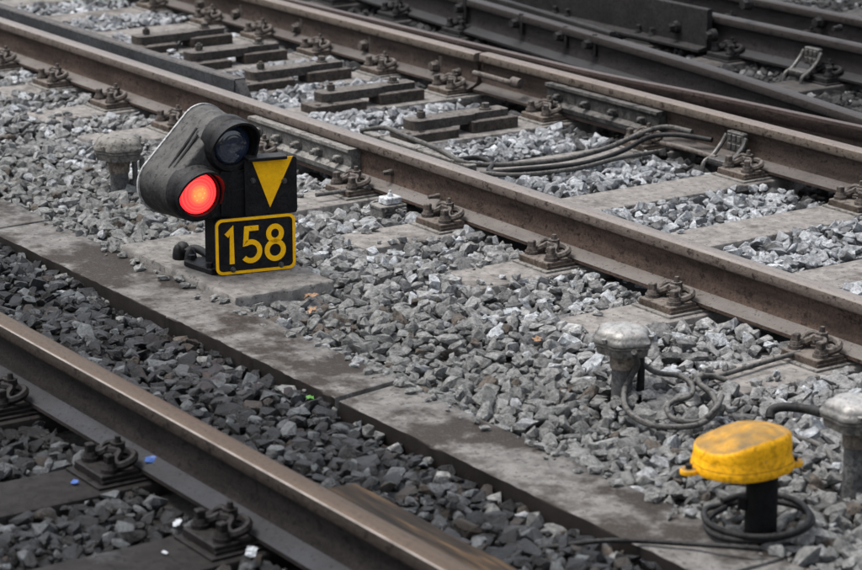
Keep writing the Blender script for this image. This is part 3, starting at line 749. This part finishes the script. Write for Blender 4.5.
q = l3(216, 274.5); pz0 = (q[1] + b[1]) / 2; pz1 = (a[1] + l3(292, 210.5)[1]) / 2
bm = NB(); prism(bm, rounded(px0, px1, pz0, pz1, .024), .012, FP @ Matrix.Translation((0, 0, .012))); npl = obj('number_plate', bm, M['black'], sig, world_space=True, smooth=30)
bm = NB(); A = rounded(px0, px1, pz0, pz1, .024); B = rounded(px0 + .010, px1 - .010, pz0 + .010, pz1 - .010, .017)
va = [[bm.verts.new(FP @ Vector((x, z, d))) for x, z in P] for P, d in ((A, .0235), (A, .0265), (B, .0265), (B, .0235))]
for r0, r1 in zip(va, va[1:] + va[:1]):
    for j in range(len(A)): bm.faces.new((r0[j], r0[(j + 1) % len(A)], r1[(j + 1) % len(A)], r1[j]))
obj('border', bm, M['yellow'], npl, world_space=True)
def stroke(bm, pts, w, F, d0, d1, closed=False):
    P = [Vector(p) for p in pts]; n = len(P); Lf, Rt = [], []
    for i, p in enumerate(P):
        a = P[(i - 1) % n] if closed or i else p; b = P[(i + 1) % n] if closed or i < n - 1 else p
        t1 = (p - a).normalized() if (p - a).length else (b - p).normalized(); t2 = (b - p).normalized() if (b - p).length else t1
        n1, n2 = Vector((-t1.y, t1.x)), Vector((-t2.y, t2.x)); m_ = (n1 + n2).normalized(); k = 1 / max(.5, m_.dot(n1))
        Lf.append(p + m_ * w / 2 * k); Rt.append(p - m_ * w / 2 * k)
    g = [[bm.verts.new(F @ Vector((v.x, v.y, d))) for v in S] for S, d in ((Lf, d1), (Rt, d1), (Rt, d0), (Lf, d0))]
    m_ = n if closed else n - 1
    for i in range(m_):
        j = (i + 1) % n
        for r0, r1 in zip(g, g[1:] + g[:1]): bm.faces.new((r0[i], r0[j], r1[j], r1[i]))
    if not closed:
        bm.faces.new([r[0] for r in g]); bm.faces.new([r[-1] for r in g][::-1])
DH = (pz1 - pz0) * .64; dz0 = pz0 + (pz1 - pz0) * .185; SW = .0178; DW = (px1 - px0)
def arc(cx_, cz_, rx, rz_, a0, a1, n=20): return [(cx_ + rx * math.cos(R(a0 + (a1 - a0) * k / n)), cz_ + rz_ * math.sin(R(a0 + (a1 - a0) * k / n))) for k in range(n + 1)]
def digit(name, strokes, x):
    bm = NB()
    for s, cl in strokes: stroke(bm, [(x + a * DH, dz0 + b * DH) for a, b in s], SW, FP, .0238, .027, cl)
    obj(name, bm, M['yellow'], npl, world_space=True)
digit('digit', [([(.02, .80), (.17, .955), (.17, 0)], False)], px0 + DW * .125)
digit('digit', [([(.46, .955), (.12, .955), (.085, .54)] + arc(.235, .31, .25, .265, 118, -140, 22), False)], px0 + DW * .335)
digit('digit', [(arc(.27, .755, .185, .20, 0, 345, 23), True), (arc(.27, .285, .235, .245, 0, 345, 23), True)], px0 + DW * .625)
screw(231, 268, npl, FP, .024); screw(279, 263, npl, FP, .024)
# post, mounting foot, bracket arm, cable lumps
bm = NB(); pb = S0 + Vector((-.03, -.01, 0)); box(bm, pb + Vector((0, 0, .13)), (.06, .085, .28), rz=R(12), bev=.006); obj('post', bm, M['black'], sig, world_space=True)
bm = NB(); box(bm, pb + Vector((0, 0, .012)), (.17, .19, .022), rz=R(6), bev=.004)
for sx in (-1, 1):
    for sy in (-1, 1): hexnut(bm, pb + Vector((sx * .065, sy * .075, .022)), .014, .018)
obj('foot_plate', bm, M['black'], sig, world_space=True)
bm = NB(); box(bm, FP @ Vector(((px0 + tx1) / 2 - .02, (pz1 + pz0) / 2 + .05, -.03)), (.05, .14, .30), rz=R(90) - R(102.5) , bev=.006); obj('plate_bracket', bm, M['black'], sig, world_space=True)
bm = NB()
for c, r in ((U(183, 256, zt), .034), (U(178, 259, zt), .022), (U(191, 263, zt), .026)): lathe(bm, [(r, 0), (r * 1.02, .012), (r * .86, .034), (r * .5, .05), (.003, .055)], c, 10, 1.15, .85)
tube(bm, [U(186, 258, zt) + Vector((0, 0, .02)), U(194, 257, zt) + Vector((0, 0, .032)), U(204, 260, zt) + Vector((0, 0, .028)), pb + Vector((0, -.02, .02))], .015, 8, 5)
obj('cable_entry', bm, M['black'], sig, world_space=True, smooth=60)

# ================================================================== post boxes
def ngon(bm, pts, z0, z1, c, s0=1, s1=1):
    prism_pts = [(a, b) for a, b in pts]
    lo = [bm.verts.new((c.x + a * s0, c.y + b * s0, z0)) for a, b in prism_pts]; hi = [bm.verts.new((c.x + a * s1, c.y + b * s1, z1)) for a, b in prism_pts]
    n = len(pts); bm.faces.new(lo[::-1]); bm.faces.new(hi)
    for i in range(n): bm.faces.new((lo[i], lo[(i + 1) % n], hi[(i + 1) % n], hi[i]))
def layers(bm, pts, lay, c, zfun=None):
    rings = [[bm.verts.new((c.x + a * s, c.y + b * s, z + (zfun(a, b) if zfun else 0))) for a, b in pts] for s, z in lay]; n = len(pts)
    for A, B in zip(rings, rings[1:]):
        for i in range(n): bm.faces.new((A[i], A[(i + 1) % n], B[(i + 1) % n], B[i]))
    bm.faces.new(rings[0][::-1]); bm.faces.new(rings[-1])
def post_box(P, px_top, label, lidm, bodym, rot, n_cond=1, s=1.0, group='grey post boxes'):
    """mushroom-shaped junction box: pipe, neck, rounded hexagonal tray and domed lid; px_top is the pixel of the lid's top"""
    root = empty('post_box', (P.x, P.y, 0), label=label, cat='junction box', group=group)
    d = ray(*px_top); t = (Vector((P.x, P.y, 0)) - CAMP).dot(Vector((fwd.x, fwd.y, 0))) / d.dot(Vector((fwd.x, fwd.y, 0))); ztop = (CAMP + d * t).z
    zt_ = ztop - .063 * s
    bm = NB(); cyl(bm, (P.x, P.y, -.06), (P.x, P.y, zt_ - .085 * s), .037 * s, .037 * s, 20); obj('pipe', bm, M['post'], root, world_space=True)
    bm = NB(); cyl(bm, (P.x, P.y, zt_ - .09 * s), (P.x, P.y, zt_ - .032 * s), .042 * s, .046 * s, 20); obj('neck', bm, M['neck'], root, world_space=True)
    hexa = []
    for k in range(36):
        a = 2 * math.pi * k / 36; r = .098 * s * (1 + .055 * math.cos(6 * (a - rot))) * (1.06 if abs(math.cos(a - rot)) > .95 else 1)
        hexa.append((r * math.cos(a) * 1.06, r * math.sin(a) * .98))
    bm = NB(); layers(bm, hexa, [(.72, zt_ - .034 * s), (.90, zt_ - .030 * s), (.93, zt_ - .004 * s), (1.0, zt_), (1.0, zt_ + .008 * s)], P); obj('tray', bm, bodym, root, world_space=True)
    bm = NB(); layers(bm, hexa, [(.985, zt_ + .0085 * s), (1.03, zt_ + .011 * s), (1.03, zt_ + .020 * s), (.96, zt_ + .026 * s), (.92, zt_ + .036 * s), (.84, zt_ + .048 * s), (.66, zt_ + .056 * s), (.4, zt_ + .061 * s), (.1, zt_ + .063 * s)], P)
    lid = obj('lid', bm, lidm, root, world_space=True, smooth=50)
    for a in (rot + .5, rot + 2.6, rot + 4.7):
        bm = NB(); c = (P.x + .098 * s * math.cos(a), P.y + .098 * s * math.sin(a)); hexnut(bm, (c[0], c[1], zt_ + .018 * s), .010 * s, .014 * s); obj('lid_bolt', bm, lidm, lid, world_space=True)
    for k in range(n_cond):
        q = P + right * (.062 + .03 * k) * s
        bm = NB(); tube(bm, [(q.x, q.y, zt_ - .03 * s), (q.x + .004, q.y, zt_ - .1 * s), (q.x - .004, q.y + .004, -.03)], .012, 8, 4); obj('cable_tail', bm, M['cable'] if n_cond == 1 else M['post'], root, world_space=True)
    return root
post_box(POSTS['far'], (122, 135), 'dusty grey mushroom shaped box on a pipe left of the signal', M['boxdark'], M['boxdark'], .4, 2)
post_box(POSTS['mid'] + right * .03, (627, 325), 'grey domed box on a pipe beside the coiled grey cable', M['boxgrey'], M['boxdark'], .2, 1, s=.88)
post_box(POSTS['right'] + right * .03, (850, 397), 'bright grey domed box on a pipe cut by the right edge', M['boxgrey'], M['boxdark'], .9, 1, s=.9)

# yellow box
P = POSTS['yellow']; yb = empty('post_box', (P.x, P.y, 0), label='yellow lidded box on a short black post inside a cable ring', cat='junction box')
d = ray(738, 415); hf = Vector((fwd.x, fwd.y, 0)); t = (Vector((P.x, P.y, 0)) - CAMP).dot(hf) / d.dot(hf); top = CAMP + d * t
zb = (CAMP + ray(745, 473) * t).z
bm = NB(); cyl(bm, (P.x, P.y, -.06), (P.x, P.y, zb + .02), .043, .041, 22); obj('post', bm, M['postblack'], yb, world_space=True)
C0 = P - right * .069; C0.z = 0
fh = hf.normalized()
def egg(rl, rr, ry, n=56):
    out = []
    for k in range(n):
        a = 2 * math.pi * k / n; x = math.cos(a); r = rl if x < 0 else rr
        # pear outline: full and round on the left, narrowing with a shoulder towards the right
        y = math.sin(a) * (ry if x < 0 else ry * (1 - .30 * x ** 1.5)); v = right * (x * r) + fh * y
        out.append((v.x, v.y))
    return out
eg = egg(.118, .153, .122)
def wavy(a, b):
    s = Vector((a, b, 0)).dot(right) / .2; return .0
zl = zb - .002
bm = NB(); layers(bm, eg, [(.80, zl), (.97, zl + .002), (.985, zl + .008), (.985, zl + .017), (.97, zl + .024)], C0); base = obj('tray', bm, M['lidyellow'], yb, world_space=True, smooth=40)
bm = NB(); layers(bm, eg, [(.95, zl + .0242), (.965, zl + .026), (.945, zl + .036), (.935, zl + .046)], C0)
def tilt(bm_):
    for v in bm_.verts:
        s = (v.co - C0).dot(right) / .15; w = (v.co.z - (zl + .036)) / .045
        if w > 0: v.co.z += w * (.016 * math.tanh((s + .05) * 2.6) - .004)
layers(bm, eg, [(.93, zl + .046), (.925, zl + .074), (.905, zl + .085), (.86, zl + .0895), (.8, zl + .088), (.6, zl + .096), (.3, zl + .101), (.06, zl + .102)], C0); tilt(bm)
lid = obj('lid', bm, M['lidyellow'], yb, world_space=True, smooth=45)
for px, py, s in ((690, 473, -1), (791, 455, 1)):
    e = C0 + right * (s * (.125 if s < 0 else .152)) - fh * (.045 if s < 0 else -.02)
    bm = NB(); lathe(bm, [(.021, zl + .002), (.023, zl + .004), (.023, zl + .013), (.020, zl + .016)], (e.x, e.y, 0), 18); ear = obj('lug', bm, M['lidyellow'], yb, world_space=True)
    bm = NB(); hexnut(bm, (e.x, e.y, zl + .016), .0095, .012); obj('lug_bolt', bm, M['ironD'], ear, world_space=True)
bm = NB(); box(bm, (P.x - .045 * right.x, P.y - .045 * right.y, .105), (.028, .028, .035), rz=R(30), bev=.004); obj('cleat', bm, M['postblack'], yb, world_space=True)

# ================================================================== cables
def cable(name, pts, r, mat, label, cat='cable', n=8, k=6, group=None):
    bm = NB(); tube(bm, pts, r, n, k); return obj(name, bm, mat, label=label, cat=cat, smooth=60, group=group)
# ring round the yellow box's post, two turns, and its tail across the edging
ring = []
rc = U(757, 535, .01)
for k in range(0, 27):
    a = 2 * math.pi * k / 13 + 2.2; rr = .130 + .008 * math.sin(a * 2 + k * .2) + .004 * k / 13
    v = right * (math.cos(a) * rr * 1.0) + fh * (math.sin(a) * rr * .98); ring.append(rc + v + Vector((0, 0, .040 + .012 * math.sin(a + 1) + (.014 if k > 13 else 0))))
cable('cable_ring', ring, .0085, M['cable'], 'black cable ring lying round the foot of the yellow box post', k=5)
cable('thin_cable', [U(762, 549, .045), U(738, 547, .05), U(690, 544, .035), U(640, 541, .032), U(600, 541, .03), U(560, 546, -.01), U(510, 552, -.03), U(470, 560, -.04)], .007, M['cable'], 'thin black cable running left across the edging from the yellow box')
cable('grey_cable', [U(634, 352, .17), U(637, 366, .10), U(625, 388, .03), U(626, 408, .03), U(645, 423, .025), U(672, 427, .025), U(700, 424, .03), U(716, 410, .03), U(712, 394, .035), U(700, 384, .04), U(700, 377, .04), U(712, 376, .03), U(726, 380, .02)], .0092, M['cabledust'], 'dusty grey cable looping from the domed box towards the rail chair')
cable('grey_cable', [U(638, 360, .10), U(655, 372, .07), U(680, 376, .05), U(692, 385, .05), U(690, 396, .045), U(672, 402, .04), U(667, 410, .035), U(676, 420, .03), U(700, 421, .03), U(716, 408, .06), U(722, 396, .05)], .0085, M['cabledust'], 'dusty grey cable bent in an S right of the domed box')
cable('hose', [U(770, 418, .03), U(772, 410, .05), U(785, 407, .06), U(805, 409, .06), U(822, 413, .07)], .0145, M['cable'], 'thick black hose end curving into the right grey box')
cable('grey_cable', [U(795, 437, .02), U(812, 442, .02), U(828, 452, .02), U(835, 470, .0)], .009, M['cabledust'], 'grey cable dipping into stones left of the right grey box')
cable('thin_cable', [U(688, 384, .02), U(715, 377, .02), U(745, 368, .02), U(775, 359, .02), U(800, 352, .03)], .0085, M['cabledust'], 'thin grey cable lying along the sleeper below the rusty chair')
cable('rod', [U(316, 195, .03), U(345, 191, .03), U(373, 187, .03)], .009, M['post'], 'short dark rod on stones beside the fishplate joint', 'rod')
# bundle between the rails
cl = U(722, 152, .08)
cable('black_cable', [U(360, 131, .05), U(385, 128, .06), U(405, 136, .06), U(440, 150, .06), U(462, 162, .05), U(490, 165, .035), U(530, 163, .035), U(570, 158, .04), U(610, 147, .045), U(640, 134, .08), U(665, 127, .10), U(692, 132, .10)], .0115, M['cabledust'], 'upper dusty cable arching along the middle rail to the far rail')
cable('black_cable', [U(455, 160, .05), U(478, 158, .04), U(492, 164, .035), U(490, 172, .03), U(520, 170, .03), U(580, 164, .03), U(620, 152, .04), U(650, 137, .075), U(680, 135, .09), U(712, 140, .09)], .0115, M['cable'], 'black cable ending at the clamp box on the far rail')
cable('black_cable', [U(480, 173, .03), U(520, 175, .03), U(575, 169, .03), U(620, 158, .03), U(668, 150, .02)], .0105, M['cabledust'], 'lowest dusty cable lying on the pale stones between the rails')
cable('bond_pipe', [U(661, 143, .05), U(690, 150, .05), U(716, 158, .05)], .012, M['iron'], 'short rusty rod leading into the clamp box on the far rail', 'rod')
bm = NB(); tube(bm, [U(474, 73, .12), U(490, 77, .12), U(508, 82, .12), U(518, 83, .12)], .014, 8, 5); cyl(bm, U(513, 82, .12), U(521, 84, .12), .026, .024, 12); obj('bond_cable', bm, M['iron'], label='short bond cable bolted to the web beside the cut rail end', cat='cable', smooth=60)
# flat conduit bars behind the middle rail
a, b = U(362, 135, .03), U(473, 169, .03)
for k, (o_, h, lab) in enumerate(((0, .045, 'flat grey conduit bar under the cables, the one farther from the rail'), (-.085, .03, 'flat grey conduit bar close behind the middle rail'))):
    bm = NB(); L = b.x - a.x; box(bm, (0, 0, h / 2), (L + .1 * k, .045, h), bev=.003)
    if k == 0:
        for q in (-.28, .02, .3): box(bm, (q, 0, h / 2), (.025, .052, h + .008), bev=.003)
    obj('conduit_bar', bm, M['fish'], label=lab, cat='conduit').location = ((a.x + b.x) / 2 + .06 * k, 5.89 + o_, .003)

# ================================================================== steel brackets between the rails
def bracket(x, label, y0=6.0, dx=.0):
    root = empty('steel_bracket', (x, y0, 0), label=label, cat='bracket', group='steel brackets between the rails')
    bm = NB(); box(bm, (0, .135, .020), (.14, .28, .040), bev=.003); blk = obj('lower_block', bm, M['block'], root)
    for yy in (.0, .07):
        bm = NB(); cyl(bm, (.03, yy + .03, .0395), (.03, yy + .03, .0415), .014, .014, 12); obj('hole_plug', bm, M['ironD'], blk)
    bm = NB(); box(bm, (-.02, .50, .026), (.11, .25, .052), bev=.003); obj('rear_block', bm, M['block'], root)
    bm = NB(); box(bm, (-.05, .245, .0665), (.11, .3, .043), bev=.003); r = .055
    bm.free(); bm = NB()
    poly = rounded(-.105, .01, .075, .42, .035, 5); prism(bm, poly, .042, Matrix.Translation((0, 0, .0405))); arm = obj('arm', bm, M['bracket'], root)
    bm = NB(); prism(bm, rounded(-.095, -.005, .385, .60, .01, 3), .03, Matrix.Translation((0, 0, .053)) ); obj('arm_extension', bm, M['bracket'], root)
    bm = NB(); hexnut(bm, (-.05, .15, .088), .021, .025, .3); cyl(bm, (-.05, .15, .11), (-.05, .15, .122), .011, .01, 10); obj('bolt', bm, M['bracket'], arm)
    bm = NB(); cyl(bm, (-.05, .5, .083), (-.05, .5, .09), .028, .028, 14); hexnut(bm, (-.05, .5, .09), .02, .022, .7); obj('bolt', bm, M['bracket'], arm)
for x, l in ((-9.12, 'rounded steel bracket nearest the cable bundle, lowest of the five'), (-9.88, 'rounded steel bracket second lowest, above the grey fishplate'), (-10.53, 'rounded steel bracket in the middle of the row of five'),
             (-11.15, 'rounded steel bracket second from the top left, beside the check rail end'), (-11.72, 'topmost left rounded steel bracket of the row of five')): bracket(x, l)

# clamp boxes on rails
def clamp(P, label, mat, yface):
    root = empty('clamp_box', (P.x, P.y, 0), label=label, cat='rail clamp')
    bm = NB(); box(bm, (0, .05, .115), (.105, .03, .085), bev=.004)
    for r_ in (0, 1):
        for c_ in (-1, 0, 1): box(bm, (c_ * .03, .033, .095 + r_ * .038), (.022, .008, .026), bev=.002)
    obj('block', bm, mat, root)
    for s in (-1, 1):
        bm = NB(); tube(bm, [(s * .062, .045, .14), (s * .066, .02, .10), (s * .062, -.03, .055), (s * .064, -.075, .03), (s * .06, -.085, -.02)], .010, 8, 5); obj('strap', bm, mat, root)
    bm = NB(); box(bm, (0, -.03, .045), (.115, .07, .02), bev=.004); cyl(bm, (-.07, -.05, .035), (.075, -.05, .035), .012, .012, 10); obj('jaw', bm, mat, root)
clamp(U(722, 164, .03) + Vector((0, .03, 0)), 'metal clamp box gripping the foot of the flaking far rail', M['clampm'], YB)
clamp(U(820, 72, .03) + Vector((0, -.10, 0)), 'small metal clamp box on the dark rail at upper right', M['clampm'], 8.6)
# white rail sensor
P = U(388, 204, .03); root = empty('rail_sensor', (P.x, P.y, .0), label='small white box with a knob at the foot of the middle rail', cat='sensor')
bm = NB(); box(bm, (0, 0, .025), (.09, .12, .012), bev=.002); box(bm, (0, -.05, .0), (.09, .012, .05), bev=.002); obj('bracket', bm, M['fish'], root)
bm = NB(); box(bm, (0, .01, .046), (.06, .075, .028), bev=.004); obj('case', bm, M['whitebox'], root)
bm = NB(); cyl(bm, (0, .01, .06), (0, .01, .072), .012, .010, 10); cyl(bm, (0, .01, .072), (0, .01, .084), .006, .005, 8); obj('knob', bm, M['whitebox'], root)

# ================================================================== timber beside the near rail, litter
a, b = U(318, 484, -.0), U(530, 585, 0)
bm = NB(); box(bm, (0, 0, 0), (1.9, .17, .06), bev=.006); bmesh.ops.subdivide_edges(bm, edges=[e for e in bm.edges if e.calc_length() > .5], cuts=16)
for v in bm.verts: v.co += Vector((0, random.uniform(-.004, .004), random.uniform(-.003, .003)))
o = obj('timber_board', bm, M['wood'], label='worn brown timber board lying along the near rail at the bottom', cat='board'); o.location = (-4.36, 3.268, .070); o.rotation_euler = (R(-3), 0, 0)
def scrap(name, P, w, h, mat, label, cat, rot, tilt=.3, crumple=.3, group=None):
    bm = NB(); n = 5; vv = [[bm.verts.new(((i / n - .5) * w, (j / n - .5) * h * (1 - .5 * abs(i / n - .5)), random.uniform(0, crumple) * min(w, h))) for j in range(n + 1)] for i in range(n + 1)]
    for A, B in zip(vv, vv[1:]):
        for j in range(n): bm.faces.new((A[j], B[j], B[j + 1], A[j + 1]))
    g = bmesh.ops.extrude_face_region(bm, geom=list(bm.faces)); bmesh.ops.translate(bm, verts=[v for v in g['geom'] if isinstance(v, bmesh.types.BMVert)], vec=(0, 0, .0012))
    o = obj(name, bm, mat, label=label, cat=cat, group=group); o.location = P; o.rotation_euler = (tilt, 0, rot); return o
scrap('wrapper', U(155, 461, .045), .055, .028, M['litterblue'], 'crumpled blue wrapper on the foot of the near rail', 'wrapper', .9)
scrap('wrapper', U(75, 483, .004), .022, .02, M['litterblue'], 'tiny blue scrap on the oily sleeper at lower left', 'wrapper', .2)
scrap('paper_scrap', U(178, 524, .01), .05, .025, M['litterwhite'], 'white paper scrap beside the lowest chair of the near rail', 'paper', -.6)
scrap('paper_scrap', U(252, 552, .03), .03, .03, M['litterwhite'], 'small white scrap at the right corner of the lowest near chair', 'paper', .6, .9)
scrap('paper_scrap', U(165, 553, .004), .02, .01, M['litterwhite'], 'white speck on the oily sleeper at the bottom', 'paper', .1)
def leaf(P, s, mat, label, rot, group=None):
    bm = NB(); pts = [bm.verts.new((math.cos(a) * s * (1 if k % 2 else .5), math.sin(a) * s * (1 if k % 2 else .5), random.uniform(0, .4) * s)) for k, a in enumerate([i * math.pi / 5 for i in range(10)])]
    c = bm.verts.new((0, 0, .12 * s))
    for i in range(10): bm.faces.new((pts[i], pts[(i + 1) % 10], c))
    g = bmesh.ops.extrude_face_region(bm, geom=list(bm.faces)); bmesh.ops.translate(bm, verts=[v for v in g['geom'] if isinstance(v, bmesh.types.BMVert)], vec=(0, 0, .001))
    o = obj('leaf', bm, mat, smooth=0, label=label, cat='leaf'); o.location = P; o.rotation_euler = (.15, -.2, rot)
leaf(U(311, 297, .03), .03, M['leaf'], 'dry tan leaf on the stones just past the signal slab', .3)
leaf(U(312, 311, .03), .026, M['leaf'], 'dry tan leaf lying lowest, below the other leaf by the slab', 1.0)
leaf(U(537, 340, .03), .02, M['leaf'], 'dry leaf among grey stones left of the domed box', 2.0)
leaf(U(311, 398, -.01), .022, M['green'], 'bright green leaf in the dark stones by the edging', .5)
